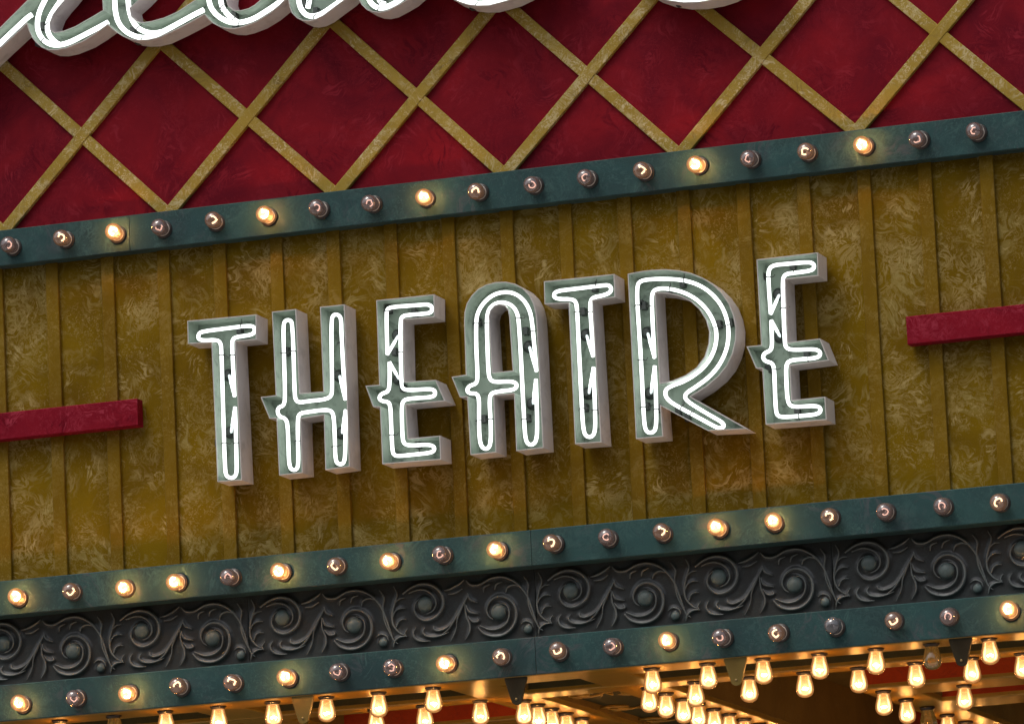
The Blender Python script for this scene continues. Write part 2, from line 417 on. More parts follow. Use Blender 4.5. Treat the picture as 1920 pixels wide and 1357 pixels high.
# ------------------------------------------------------------------ the three green bulb bands
def band(z0, z1, d, seams, label):
    t = empty('light_band', (0, -u(d) / 2, z0), label, 'sign band', 'green bands that carry the bulbs')
    xs = [X0] + seams + [X1]; c = .0022
    for a, b in zip(xs, xs[1:]):
        m = MB(); g = .0007
        prof = [(.0, z0), (u(d) - c, z0), (u(d), z0 + c), (u(d), z1 - c), (u(d) - c, z1), (.0, z1)]
        extrude(m, prof, (a + g, 0, 0), OUT, UP, RT * (b - a - 2 * g)); m.build('band_section', M['band'], t)
    return t
band(UP_B, UP_T, D_UP, [P(243, 440, D_UP).x], 'green painted bulb band between the red lattice wall and the gold wall')
band(MID_B, MID_T, D_MID, [P(996, 1025, D_MID).x], 'green painted bulb band between the gold wall and the scroll frieze')
band(LOW_B, LOW_T, D_LOW, [P(1004, 1226, D_LOW).x], 'green painted bulb band under the scroll frieze at the canopy edge')

# ------------------------------------------------------------------ red bars
for (x0, y0, x1, y1, name) in ((-60, 0, 258, 0, 'left'), (1700, 0, 1990, 0, 'right')):
    d = 33
    zt = zof([(0, 774), (255, 751), (1699, 591), (1920, 568)], d); zb = zof([(0, 823), (258, 800), (1702, 645), (1920, 623)], d)
    a, b = P(x0, 800 if x0 < 500 else 620, d).x, P(x1, 777 if x0 < 500 else 610, d).x
    m = MB(); c = .002
    extrude(m, [(u(6), zb), (u(d) - c, zb), (u(d), zb + c), (u(d), zt - c), (u(d) - c, zt), (u(6), zt)], (a, 0, 0), OUT, UP, RT * (b - a))
    o = m.build('red_bar', M['red_bar'], None, (a if name == 'right' else b, -u(10), zb))
    tag(o, 'mottled red wooden bar on the gold wall, before the first T' if name == 'left' else 'mottled red wooden bar on the gold wall, after the last E', 'bar', 'red bars at either end of the word')

# ------------------------------------------------------------------ open neon channel letters
DL, DEP = 72, 60
def to_px(o, s, pts): return [(o[0] + x / s, o[1] + y / s) for x, y in pts]
def channel(parent, outline, holes, d=DL, dep=DEP, wallname='channel_wall', t=1.7):
    """a can with an open front: returns of sheet metal and a recessed back panel"""
    loops = [[(q.x, q.z) for q in (P(x, y, d) for x, y in lp)] for lp in [outline] + holes]
    m = MB()
    for i, lp in enumerate(loops):
        inn = inset(lp, u(t) if i == 0 else -u(t)); n = len(lp)
        ring = lambda L, dd: [(x, -u(dd), z) for x, z in L]
        vs = ring(lp, d - dep) + ring(lp, d) + ring(inn, d) + ring(inn, d - dep)
        fs = []
        for a in range(4):
            b = (a + 1) % 4
            for k in range(n): fs.append((a * n + k, a * n + (k + 1) % n, b * n + (k + 1) % n, b * n + k))
        m.add(vs, fs)
    wall_o = m.build(wallname, M['white'], parent)
    for nm in ('rim', 'letter_inside'): wall_o.data.materials.append(M[nm])
    q = 0
    for lp in loops:
        for a in range(4):
            for k in range(len(lp)):
                wall_o.data.polygons[q].material_index = (0, 1, 2, 0)[a]; q += 1
    bm = bmesh.new(); es = []
    for i, lp in enumerate(loops):
        q = inset(lp, u(t) * .5 if i == 0 else -u(t) * .5)
        vs = [bm.verts.new((x, -u(d - dep + 9), z)) for x, z in q]
        es += [bm.edges.new((vs[k], vs[(k + 1) % len(vs)])) for k in range(len(vs))]
    bmesh.ops.triangle_fill(bm, use_beauty=True, use_dissolve=False, edges=es)
    if i or True:
        me = bpy.data.meshes.new('back_panel'); off = parent_loc(parent if wallname == 'channel_wall' else wall_o)
        bmesh.ops.translate(bm, verts=bm.verts, vec=-off); bm.to_mesh(me); bm.free()
    me.materials.append(M['letter_back'])
    o = bpy.data.objects.new('back_panel', me); COL.objects.link(o); o.parent = parent if wallname == 'channel_wall' else wall_o
    return wall_o
TUBE_D = DL - 17
def tube(parent, pts, r=3.55, d=TUBE_D, it=2, ds=None, mat='neon', name='neon_tube'):
    q = chaikin([(x, y, (ds[i] if ds else d)) for i, (x, y) in enumerate(pts)], it)
    m = MB(); sweep(m, [P(x, y, dd) for x, y, dd in q], u(r), 10); return m.build(name, M[mat], parent, smooth=True)
def stub(parent, a, b, r=3.0):
    """the tube's end, bent back into its electrode housing on the back panel"""
    t = MB(); p0 = P(a[0], a[1], TUBE_D); p1 = P(b[0], b[1], DL - DEP + 22)
    mid = p0 + (p1 - p0) * .72
    sweep(t, [p0 + OUT * 0, mid], u(r), 10); t.build('neon_tube', M['neon'], parent, smooth=True)
    t = MB(); sweep(t, [mid, p1], u(r * .92), 10); t.build('tube_end', M['neon_dim'], parent, smooth=True)
    e = MB(); o = P(b[0], b[1], DL - DEP + 10)
    lathe(e, [(u(12), 0), (u(12), u(3)), (u(9), u(6)), (u(6.5), u(14)), (u(3), u(15))], 16, '-Y', o); e.build('electrode_housing', M['black'], parent, smooth=False)
def clip(parent, x, y, ang):
    """a wire tie round the tube with its glass standoff on the back panel"""
    m = MB(); c = P(x, y, TUBE_D); a = math.radians(ang)
    dirv = Vector((math.cos(a), 0, math.sin(a)))
    pts = [c + dirv * (u(5.2) * math.cos(k)) + OUT * (u(5.2) * math.sin(k)) for k in [i * math.pi / 5 for i in range(-1, 7)]]
    sweep(m, pts, u(1.0), 5, flat=1)
    sweep(m, [pts[0], pts[0] + dirv * u(5) + UP * u(random.uniform(-3, 3)), pts[0] + dirv * u(8) + UP * u(random.uniform(-5, 5))], u(.8), 5)
    sweep(m, [pts[-1], pts[-1] - dirv * u(4) + UP * u(random.uniform(-3, 3))], u(.6), 5)
    m.build('tube_tie', M['wire'], parent)
    b = MB(); o = P(x, y, DL - DEP + 9.5) + dirv * u(random.choice((-9, 9)))
    box(b, o.x - u(4.5), o.x + u(4.5), o.y - u(16), o.y, o.z - u(7), o.z + u(7)); b.build('tube_support', M['black'], parent)

LETTERS = [
 ('T', 'white open channel letter T with neon tubing, first letter at the left end', (340, 560), 3.769,
  [(42, 156), (530, 111), (530, 288), (384, 302), (428, 1281), (255, 1292), (212, 310), (46, 319)], [],
  [(376, 690), (366, 480), (359, 330), (362, 283), (400, 268), (490, 257), (521, 235), (515, 196), (470, 190), (300, 212), (155, 230), (122, 245), (118, 285), (160, 296), (240, 290), (278, 305), (284, 380), (296, 800), (308, 1200), (318, 1255), (360, 1268), (388, 1245), (392, 1190), (384, 900), (379, 765)],
  [((376, 688), (338, 540)), ((379, 765), (352, 945))], [(286, 400, 0), (360, 400, 0), (305, 1020, 0), (388, 1020, 0), (425, 195, 90)]),
 ('H', 'white open channel letter H with neon tubing and an arrow-shaped crossbar end', (340, 560), 3.769,
  [(640, 92), (810, 73), (838, 666), (1003, 654), (980, 58), (1153, 40), (1190, 1185), (1018, 1209), (1006, 822), (845, 848), (857, 1229), (691, 1247), (672, 845), (622, 846), (560, 694), (667, 681)], [],
  [(1158, 712), (1145, 500), (1132, 250), (1130, 140), (1110, 112), (1075, 112), (1060, 150), (1062, 400), (1066, 640), (1060, 690), (1010, 712), (900, 722), (835, 734), (806, 715), (800, 650), (792, 350), (784, 180), (772, 150), (735, 152), (720, 185), (725, 400), (734, 690), (725, 755), (690, 765), (678, 792), (690, 830), (735, 845), (750, 880), (756, 1000), (760, 1160), (775, 1208), (815, 1208), (828, 1165), (824, 1000), (822, 850), (835, 810), (890, 800), (1010, 784), (1060, 790), (1078, 830), (1085, 1000), (1088, 1120), (1100, 1165), (1140, 1170), (1158, 1130), (1160, 950), (1160, 790)],
  [((1158, 712), (1118, 545)), ((1160, 785), (1136, 950))], [(790, 372, 0), (1122, 312, 0), (820, 1005, 0), (1084, 1045, 0), (722, 385, 0)]),
 ('E', 'white open channel letter E with neon tubing, between the H and the A', (670, 520), 3.668,
  [(130, 157), (529, 117), (531, 272), (317, 292), (327, 716), (540, 704), (604, 849), (334, 876), (350, 1106), (569, 1087), (576, 1252), (172, 1283), (155, 892), (108, 890), (55, 745), (150, 737)], [],
  [(207, 530), (203, 400), (200, 260), (205, 215), (250, 202), (400, 192), (490, 184), (516, 205), (510, 240), (470, 250), (350, 258), (308, 268), (296, 300), (298, 500), (303, 730), (315, 768), (360, 776), (500, 765), (535, 778), (535, 812), (495, 825), (360, 832), (315, 846), (305, 890), (308, 1020), (312, 1120), (330, 1150), (380, 1155), (490, 1148), (528, 1162), (530, 1190), (500, 1206), (400, 1216), (290, 1228), (250, 1222), (240, 1180), (232, 1000), (228, 890), (215, 855), (165, 850), (148, 828), (165, 800), (212, 785), (222, 740), (222, 640), (221, 582)],
  [((207, 530), (282, 400)), ((221, 582), (288, 700))], [(200, 232, 0), (405, 222, 90), (300, 514, 0), (238, 1085, 0), (432, 1185, 90), (325, 735, 90)]),
 ('A', 'white open channel letter A with an arched top and neon tubing', (670, 520), 3.668,
  [(778, 1220), (755, 822), (705, 824), (648, 684), (746, 668), (734, 300), (737, 240), (752, 180), (785, 125), (830, 80), (885, 50), (950, 33), (1020, 30), (1085, 44), (1140, 75), (1185, 122), (1215, 180), (1232, 250), (1238, 320), (1281, 1171), (1093, 1193), (1077, 800), (940, 812), (956, 1203)],
  [[(908, 270), (918, 228), (945, 198), (978, 188), (1012, 196), (1035, 225), (1044, 270), (1068, 640), (930, 652)]],
  [(1232, 645), (1218, 480), (1205, 330), (1190, 235), (1150, 160), (1090, 112), (1020, 98), (940, 115), (870, 170), (825, 245), (816, 320), (818, 500), (828, 680), (820, 730), (770, 745), (752, 775), (770, 798), (820, 797), (838, 830), (836, 970), (840, 1110), (855, 1168), (890, 1182), (918, 1150), (918, 1000), (908, 840), (920, 795), (980, 782), (1070, 774), (1098, 752), (1090, 722), (1040, 714), (945, 720), (908, 700), (900, 620), (892, 400), (890, 280), (905, 215), (950, 178), (1000, 170), (1060, 188), (1100, 240), (1112, 320), (1128, 600), (1148, 1000), (1155, 1100), (1170, 1145), (1205, 1152), (1234, 1120), (1238, 1000), (1228, 700)],
  [((1232, 645), (1184, 478)), ((1228, 700), (1208, 870))], [(815, 318, 0), (885, 318, 0), (1110, 282, 0), (1202, 372, 0), (838, 985, 0), (915, 975, 0), (1150, 975, 0)]),
 ('T', 'white open channel letter T with neon tubing, between the A and the R', (1010, 480), 3.668,
  [(36, 174), (520, 124), (527, 283), (372, 306), (432, 1279), (250, 1292), (205, 325), (40, 331)], [],
  [(374, 690), (364, 500), (354, 370), (356, 310), (375, 284), (440, 272), (488, 255), (502, 225), (485, 200), (440, 202), (250, 226), (140, 238), (106, 255), (105, 285), (145, 297), (220, 296), (256, 310), (265, 370), (275, 600), (295, 1000), (306, 1190), (325, 1240), (365, 1245), (390, 1205), (388, 1050), (380, 850), (377, 765)],
  [((374, 690), (330, 545)), ((377, 765), (345, 945))], [(268, 385, 0), (350, 385, 0), (395, 195, 90), (300, 1050, 0), (385, 1060, 0)]),
 ('R', 'white open channel letter R with a round bowl, slanting leg and neon tubing', (1010, 480), 3.668,
  [(612, 122), (700, 105), (780, 95), (870, 91), (960, 98), (1050, 117), (1130, 150), (1200, 195), (1262, 255), (1310, 325), (1342, 405), (1358, 490), (1356, 580), (1335, 670), (1295, 755), (1235, 830), (1150, 900), (1045, 966), (1432, 1187), (1163, 1201), (840, 1030), (856, 1241), (669, 1256)],
  [[(803, 252), (880, 256), (960, 272), (1040, 308), (1105, 368), (1150, 440), (1172, 520), (1168, 600), (1140, 690), (1085, 765), (1010, 818), (920, 855), (836, 872)]],
  [(796, 700), (786, 500), (778, 320), (780, 255), (805, 228), (860, 222), (950, 234), (1040, 268), (1120, 325), (1180, 400), (1218, 490), (1225, 570), (1205, 660), (1155, 745), (1085, 810), (1000, 862), (920, 890), (878, 912), (868, 945), (885, 985), (940, 1025), (1080, 1100), (1190, 1160), (1240, 1185), (1275, 1175), (1270, 1148), (1225, 1120), (1120, 1060), (1025, 1000), (1003, 968), (1018, 938), (1080, 900), (1170, 835), (1240, 755), (1288, 660), (1308, 560), (1302, 460), (1272, 365), (1218, 285), (1140, 218), (1050, 178), (950, 160), (840, 156), (740, 162), (695, 175), (678, 205), (677, 300), (690, 500), (706, 750), (720, 1050), (728, 1170), (745, 1212), (785, 1215), (810, 1180), (808, 1000), (802, 850), (798, 755)],
  [((796, 700), (750, 530)), ((798, 755), (772, 945))], [(682, 340, 0), (768, 345, 0), (1000, 165, 90), (905, 225, 90), (1222, 490, 20), (1300, 478, 20), (705, 715, 0), (722, 1040, 0), (805, 1055, 0), (985, 1040, 60), (1050, 1085, 60)]),
 ('E', 'white open channel letter E with neon tubing, last letter at the right end', (1390, 460), 3.771,
  [(107, 100), (540, 50), (545, 216), (312, 240), (330, 684), (557, 658), (620, 813), (345, 850), (358, 1092), (593, 1069), (603, 1232), (172, 1266), (148, 871), (103, 868), (37, 714), (140, 704)], [],
  [(208, 485), (198, 350), (190, 220), (195, 165), (230, 140), (300, 133), (480, 117), (514, 132), (514, 165), (480, 182), (360, 196), (310, 205), (292, 240), (296, 400), (306, 680), (316, 725), (360, 740), (520, 732), (558, 750), (556, 782), (520, 798), (400, 806), (340, 815), (316, 845), (318, 950), (325, 1080), (340, 1130), (385, 1142), (510, 1132), (556, 1142), (562, 1172), (535, 1194), (430, 1204), (300, 1215), (255, 1205), (243, 1160), (236, 980), (232, 870), (218, 830), (170, 820), (150, 790), (165, 760), (205, 745), (218, 710), (214, 600), (212, 530)],
  [((208, 485), (268, 348)), ((212, 530), (276, 648))], [(190, 225, 0), (375, 185, 90), (295, 445, 0), (475, 805, 90), (232, 878, 0), (408, 1205, 90)]),
]
for ch, label, o, s, outl, holes, tb, stubs, clips in LETTERS:
    px = to_px(o, s, outl); base = P(px[0][0], max(y for x, y in px), DL)
    t = empty('neon_letter', (base.x, -u(12), base.z), label, 'neon letter', 'letters of the word THEATRE')
    channel(t, px, [to_px(o, s, h) for h in holes])
    tube(t, to_px(o, s, tb))
    for a, b in stubs: stub(t, *to_px(o, s, [a, b]))
    for x, y, ang in clips: q = to_px(o, s, [(x, y)])[0]; clip(t, q[0], q[1], ang)

# ------------------------------------------------------------------ script lettering cut by the top of the frame
script = empty('script_sign', (P(400, 40, 0).x, -u(12), P(400, 40, 0).z), 'white neon script lettering with round lower loops on the red wall', 'sign')
S1 = [(-90, 178), (-40, 130), (0, 92), (25, 69), (50, 45), (54, 58), (60, 71), (68, 81), (78, 89.5), (90, 94), (106, 94.5), (125, 90.6), (156, 78), (180, 63), (202, 47), (209, 54), (219, 62), (231, 69), (245, 74.5), (260, 76.5), (278, 75.8), (299, 71), (331, 56), (358, 42), (383, 28),
      (390, 36), (398, 43.5), (410, 50), (424, 54), (440, 54.7), (456, 51), (480, 42), (505, 26.6), (524, 11), (535, 0), (565, -45), (580, -90), (550, -90),
      (520, -45), (488, 0), (478, 9), (466, 16), (452, 19.8), (438, 19), (429, 12), (425, 0), (428, -40), (436, -90), (412, -90), (402, -40), (366, 0), (331, 23), (307, 33.6), (284, 40), (268, 42), (256, 39.5), (247, 31), (244, 16), (262, 0), (300, -40), (320, -90), (192, -90), (192, -40), (192, 0), (193, 19.5), (172, 32), (140.6, 50), (120, 58), (102, 61), (95, 56), (94, 44), (100, 28), (112, 12), (123, 0), (155, -40), (185, -90), (125, -90), (85, -40), (52, 0), (26, 26), (0, 52), (-40, 90), (-90, 138)]
S2 = [(538, -90), (538, -40), (540, 0), (542.5, 12.5), (547, 25), (556, 34), (567, 39), (578, 40.3), (591, 37.8), (606, 30.5), (630, 12.5), (647, 0), (690, -40), (730, -90)]
S3 = [(660, -90), (666, -40), (673, 0), (677.5, 9), (687, 18.5), (700, 23.3), (713, 24.3), (727.5, 21), (748, 10), (765, 0), (810, -40), (850, -90)]
S4 = [(800, -60), (820, -20), (850, 0), (863, 5.2), (877, 9.8), (894, 12), (917, 11.5), (938, 6), (959, 0), (1010, -25), (1060, -60)]
S5 = [(1170, -60), (1200, -22), (1225, -7), (1250, 1.5), (1280, 6), (1310, 5.2), (1340, 0), (1365, -8), (1410, -30), (1450, -60)]
TB = [
 (S1, [[(-80, 152), (-30, 109), (0, 82), (20, 63), (38, 46), (52, 33), (60, 28)],
       [(115, -60), (95, -20), (82, 5), (73, 24), (69.5, 45), (72, 62), (81, 76), (94, 84), (110, 85.5), (130, 80.5), (160, 65), (185, 52), (203, 42)],
       [(150, -60), (125, -14), (108, 10), (96, 28), (89, 45), (89, 58), (94, 70), (104, 80), (112, 84)],
       [(212, -60), (215, 0), (216, 22), (221, 42), (232, 57), (248, 67), (268, 72), (287, 69), (315, 55), (346, 38), (366, 27), (382, 19)],
       [(238, -60), (240, 0), (242, 20), (248, 40), (259, 54), (275, 61.5), (292, 63), (303, 60)],
       [(386, -60), (391, 0), (396, 17), (409, 32), (430, 43), (450, 43.5), (474, 37), (497, 23), (515, 11), (530, 0), (562, -50)],
       [(410, -60), (413, 0), (417, 14), (420, 20)], [(422, 21), (428, 29), (438, 37), (444, 41)]]),
 (S2, [[(556, -60), (559, -5), (562, 13), (570, 26), (580, 31), (591, 31), (606, 25.5), (628, 10), (642, 0), (690, -50)], [(577, 16), (580, 2), (586, -40)]]),
 (S3, [[(680, -50), (690, -4), (697, 9), (711, 17), (728, 13), (752, 0), (800, -45)], [(706, -40), (710, -4), (714, 6), (722, 8)]]),
 (S4, [[(830, -40), (855, -4), (874, 4), (895, 7.5), (919, 6), (948, 0), (1000, -30)]]),
 (S5, [[(1205, -40), (1235, -10), (1256, -2.5), (1282, 1), (1312, 0), (1340, -6), (1400, -40)]])]
for outl, tubes in TB:
    lp = channel(script, outl, [], DL, DEP, 'letter_can')
    for q in tubes: tube(lp, q, 4.9, DL - 18, 2)
    for q in tubes:
        for k in (len(q) // 2,):
            if 0 < q[k][1] < 100: clip(lp, q[k][0], q[k][1], 45)

# ------------------------------------------------------------------ bulbs
ORD = ['', 'first', 'second', 'third', 'fourth', 'fifth', 'sixth', 'seventh', 'eighth', 'ninth', 'tenth', 'eleventh', 'twelfth', 'thirteenth',
       'fourteenth', 'fifteenth', 'sixteenth', 'seventeenth', 'eighteenth', 'nineteenth', 'twentieth']
def mesh_of(mb, mat, name, smooth=True):
    o = mb.build(name, mat, smooth=smooth); me = o.data; bpy.data.objects.remove(o); return me
GL = [(11.2, 0), (11.4, 5), (12.4, 9), (14.4, 14), (15.8, 19), (16.2, 23.5), (15.6, 28), (13.9, 32), (11, 35.6), (7, 38), (3, 39.2), (.4, 39.5)]
HG = [(10.5, 0), (10.9, 4), (11.8, 9), (13.2, 15), (14.8, 21), (15.9, 27), (16.2, 32), (15.4, 37), (13.2, 41.5), (9.6, 44.6), (5, 46.4), (.5, 47)]
def globe(prof, axis):
    m = MB(); lathe(m, [(u(r * (.99 if axis == '-Y' else 1.05)), u(h * (1 if axis == '-Y' else 1.02))) for r, h in prof], 24, axis); return m
def core(shells, axis):
    m = MB()
    for r, rh, h in shells:
        pr = [(u(r * math.sin(a)) + 1e-5, u(h - rh * math.cos(a))) for a in [math.pi * k / 10 for k in range(11)]]
        lathe(m, pr, 16, axis)
    return m
def filament(seed, axis, size, thick, h):
    rnd = random.Random(seed); m = MB()
    a0 = rnd.uniform(0, 6.28); span = rnd.uniform(3.6, 5.0); n = 9; pts = []
    for k in range(n):
        a = a0 + span * k / (n - 1); r = size * rnd.uniform(.85, 1.15)
        x, y, hh = r * math.cos(a), r * math.sin(a) * rnd.uniform(.9, 1.15), h + rnd.uniform(-1, 1)
        pts.append((u(x), -u(hh), u(y)) if axis == '-Y' else (u(x), u(y), -u(hh)))
    sweep(m, pts, u(thick), 6); return m
def stem(axis):
    m = MB(); lathe(m, [(u(5), 0), (u(4.6), u(6)), (u(2.2), u(11)), (u(1.8), u(15))], 10, axis)
    for k in (-1, 1):
        a, b = (u(1.2) * k, u(4.5) * k)
        sweep(m, [(a, -u(14), 0), (b, -u(20), 0)] if axis == '-Y' else [(a, 0, -u(14)), (b, 0, -u(20))], u(.5), 5)
    return m
def socket(axis, R0):
    m = MB(); lathe(m, [(u(R0), -u(1)), (u(R0), u(2.2)), (u(R0 - 1.2), u(3.4)), (u(13.2), u(3.6)), (u(12.4), u(5.5)), (u(11.6), u(6))], 24, axis); return m
FG = {s: mesh_of(globe(GL, '-Y'), M[g], 'glass_globe') for s, g in (('lit', 'glass_lit'), ('warm', 'glass_warm'), ('dim', 'glass_dim'), ('off', 'glass_off'))}
FS = mesh_of(socket('-Y', 17.5), M['socket'], 'socket'); FST = mesh_of(stem('-Y'), M['stem_glass'], 'stem')
FCO = MB(); lathe(FCO, [(u(13.4), 0), (u(13.6), u(4.6)), (u(12.6), u(5.6)), (u(9), u(5.6))], 24, '-Y'); FCO = mesh_of(FCO, M['porcelain'], 'collar')
FC = mesh_of(core([(11.6, 11.6, 24), (10.4, 10.4, 24.2), (9.2, 9.4, 24.4), (8, 8.2, 24.6), (6.8, 7, 24.8), (5.6, 6, 25)], '-Y'), M['core'], 'glowing_core')
FF = {s: [mesh_of(filament(k * 7 + i * 31, '-Y', sz, th, 24), M[mt], 'filament') for k in range(6)]
      for i, (s, sz, th, mt) in enumerate((('lit', 6.5, 1.8, 'fil_lit'), ('warm', 6.8, 1.7, 'fil_warm'), ('dim', 6.2, 1.25, 'fil_dim'), ('off', 5.2, .6, 'fil_off')))}
HGM = {True: mesh_of(globe(HG, '-Z'), M['glass_hang'], 'glass_globe'), False: mesh_of(globe(HG, '-Z'), M['glass_hang_off'], 'glass_globe')}
HS = mesh_of(socket('-Z', 15.5), M['socket'], 'socket'); HST = mesh_of(stem('-Z'), M['brass'], 'stem')
HC = mesh_of(core([(13.6, 15.5, 28), (12.4, 13.2, 29.4), (11, 11.4, 30.4), (9.5, 9.6, 31.2), (8, 8, 31.8), (6, 6, 32)], '-Z'), M['core_hang'], 'glowing_core')
HF = mesh_of(filament(5, '-Z', 4.5, .6, 28), M['fil_off'], 'filament')
HFL = mesh_of(filament(6, '-Z', 5, 1.5, 31), M['fil_hang'], 'filament')
def part(name, me, parent, rot=None, smooth=True):
    o = bpy.data.objects.new(name, me); COL.objects.link(o); o.parent = parent
    if rot: o.rotation_euler = rot
    return o
STATE = {'lit': 'brightly lit amber', 'warm': 'half lit', 'dim': 'faintly glowing clear', 'off': 'unlit clear'}
def front_bulb(px, py, st, d, z, where, n):
    q = P(px, py, d + 23)                                  # the globe's centre
    t = empty('light_bulb', (q.x, -u(d), q.z), f'{STATE[st]} round bulb, {ORD[n]} from the left on the {where} green band', 'light bulb', f'bulbs on the {where} green band')
    part('socket', FS, t); a = random.uniform(0, 6.28)
    part('collar', FCO, t); part('glass_globe', FG[st], t)
    if st != 'lit': part('stem', FST, t, (0, a, 0))
    part('filament', random.choice(FF[st]), t, (0, a, 0))
    if st == 'lit': part('glowing_core', FC, t)
    t.rotation_euler = (math.radians(random.uniform(-6, 6)), 0, math.radians(random.uniform(-6, 6)))
B_UP = [(18, 461, 'dim'), (117, 447, 'warm'), (214, 437, 'lit'), (300, 427, 'dim'), (399, 415, 'warm'), (498, 404, 'lit'), (597, 391, 'dim'), (695, 380, 'dim'), (795, 370, 'lit'), (895, 358, 'warm'), (998, 345, 'dim'), (1100, 333, 'dim'), (1205, 320, 'warm'), (1307, 308, 'lit'), (1406, 296, 'dim'), (1512, 284, 'warm'), (1619, 272, 'lit'), (1723, 259, 'dim'), (1830, 246, 'dim')]
B_MID = [(30, 1120, 'lit'), (132, 1108, 'warm'), (231, 1101, 'lit'), (330, 1090, 'lit'), (431, 1080, 'dim'), (526, 1071, 'lit'), (629, 1059, 'warm'), (731, 1051, 'lit'), (828, 1039, 'dim'), (932, 1031, 'lit'), (1037, 1018, 'warm'), (1138, 1008, 'dim'), (1240, 999, 'warm'), (1346, 990, 'lit'), (1449, 979, 'lit'), (1555, 968, 'warm'), (1659, 958, 'dim'), (1767, 948, 'dim'), (1873, 940, 'warm')]
B_LOW = [(37, 1319, 'lit'), (140, 1307, 'dim'), (238, 1298, 'lit'), (335, 1287, 'warm'), (435, 1279, 'warm'), (537, 1270, 'lit'), (634, 1258, 'dim'), (734, 1251, 'dim'), (836, 1242, 'lit'), (938, 1230, 'warm'), (1045, 1221, 'warm'), (1147, 1211, 'dim'), (1251, 1201, 'lit'), (1354, 1194, 'dim'), (1459, 1184, 'warm'), (1563, 1174, 'off'), (1674, 1162, 'warm'), (1777, 1154, 'dim'), (1892, 1144, 'lit')]
for lst, d, zz, nm in ((B_UP, D_UP, (UP_B + UP_T) / 2, 'upper'), (B_MID, D_MID, 0, 'middle'), (B_LOW, D_LOW, 0, 'lowest')):
    for n, (x, y, st) in enumerate(lst): front_bulb(x - 1.5, y - .5, st, d, zz, nm, n + 1)

# ------------------------------------------------------------------ scroll frieze between the two lower bands
FO, FSC = (700, 1040), 6.0
FD = -12
def fp(x, y, d): return P(FO[0] + x / FSC, FO[1] + y / FSC, d)
SCROLLS = [
 [(330, 440, 8), (420, 370, 11), (540, 325, 13), (660, 340, 14), (750, 410, 14), (790, 510, 14), (770, 620, 13), (700, 700, 12), (600, 738, 11), (510, 705, 10), (462, 620, 9), (480, 535, 7), (530, 485, 5)],
 [(400, 430, 6), (510, 390, 9), (610, 405, 10), (685, 470, 10), (705, 560, 9), (665, 630, 6), (600, 660, 4)],
 [(1180, 815, 6), (1250, 885, 11), (1370, 915, 14), (1490, 885, 14), (1580, 795, 14), (1612, 670, 14), (1580, 550, 13), (1490, 475, 12), (1390, 468, 11), (1310, 525, 10), (1275, 615, 9), (1300, 690, 7), (1345, 720, 4)],
 [(1200, 795, 5), (1310, 838, 9), (1420, 825, 10), (1505, 755, 10), (1530, 650, 9), (1500, 570, 6), (1430, 540, 4)]]
LEAVES = [
 [(225, 350, 4), (265, 440, 8), (235, 560, 10), (212, 680, 10), (228, 790, 10), (290, 870, 8), (350, 900, 5)],
 [(213, 700, 8), (245, 635, 8), (300, 600, 7), (360, 600, 3)], [(258, 815, 8), (285, 750, 7), (330, 722, 6), (370, 725, 3)], [(240, 540, 7), (290, 495, 6), (350, 485, 3)],
 [(225, 1040, 4), (245, 970, 10), (300, 925, 11), (370, 912, 6)], [(375, 920, 7), (355, 880, 7), (385, 825, 3)],
 [(480, 815, 3), (450, 880, 9), (480, 945, 11), (550, 970, 10), (640, 965, 4)], [(580, 815, 3), (560, 865, 9), (600, 910, 11), (700, 920, 11), (800, 890, 7), (850, 865, 3)],
 [(680, 798, 4), (685, 835, 9), (740, 850, 10), (830, 815, 9), (900, 745, 7), (940, 680, 4)], [(760, 905, 5), (850, 830, 9), (920, 720, 10), (990, 600, 10), (1070, 440, 6)],
 [(935, 820, 4), (945, 720, 8), (985, 620, 9), (1030, 520, 6)], [(1030, 545, 5), (1045, 680, 9), (1085, 780, 10), (1085, 865, 10), (1035, 955, 4)],
 [(935, 810, 4), (915, 880, 7), (868, 972, 4)], [(1060, 430, 5), (1090, 500, 10), (1170, 535, 4)], [(1045, 560, 5), (1080, 640, 11), (1185, 662, 4)],
 [(1065, 690, 5), (1120, 750, 10), (1185, 742, 8), (1165, 705, 4)],
 [(1040, 285, 4), (1100, 335, 11), (1200, 330, 11), (1330, 260, 11), (1480, 250, 11), (1620, 320, 11), (1720, 440, 11), (1775, 570, 10), (1850, 790, 8), (1910, 850, 4)],
 [(1490, 425, 4), (1510, 365, 9), (1580, 335, 9), (1670, 360, 4)], [(1365, 390, 4), (1385, 330, 9), (1450, 300, 4)], [(1240, 420, 4), (1250, 360, 9), (1310, 330, 4)],
 [(1690, 240, 4), (1745, 325, 9), (1735, 440, 9), (1760, 600, 8), (1830, 760, 4)], [(1660, 775, 3), (1715, 742, 8), (1780, 765, 8), (1800, 815, 4)],
 [(800, 400, 4), (870, 380, 10), (960, 330, 10), (1020, 280, 4)], [(840, 440, 3), (920, 430, 8), (1000, 380, 4)]]
BALLS = [(585, 555, 84, 100), (1412, 640, 86, 100), (1742, 835, 48, 52)]
def stroke_pts(st, d):
    q = catmull(st, 5); out = []
    for k, (x, y, r) in enumerate(q):
        out.append((fp(x, y, d), u(r / FSC) * 1.1))
    return out
TILE = fp(1840, 800, FD).x - fp(208, 900, FD).x
tx0 = fp(208, 900, FD).x; fz0, fz1 = LOW_T - .03, MID_B + .03
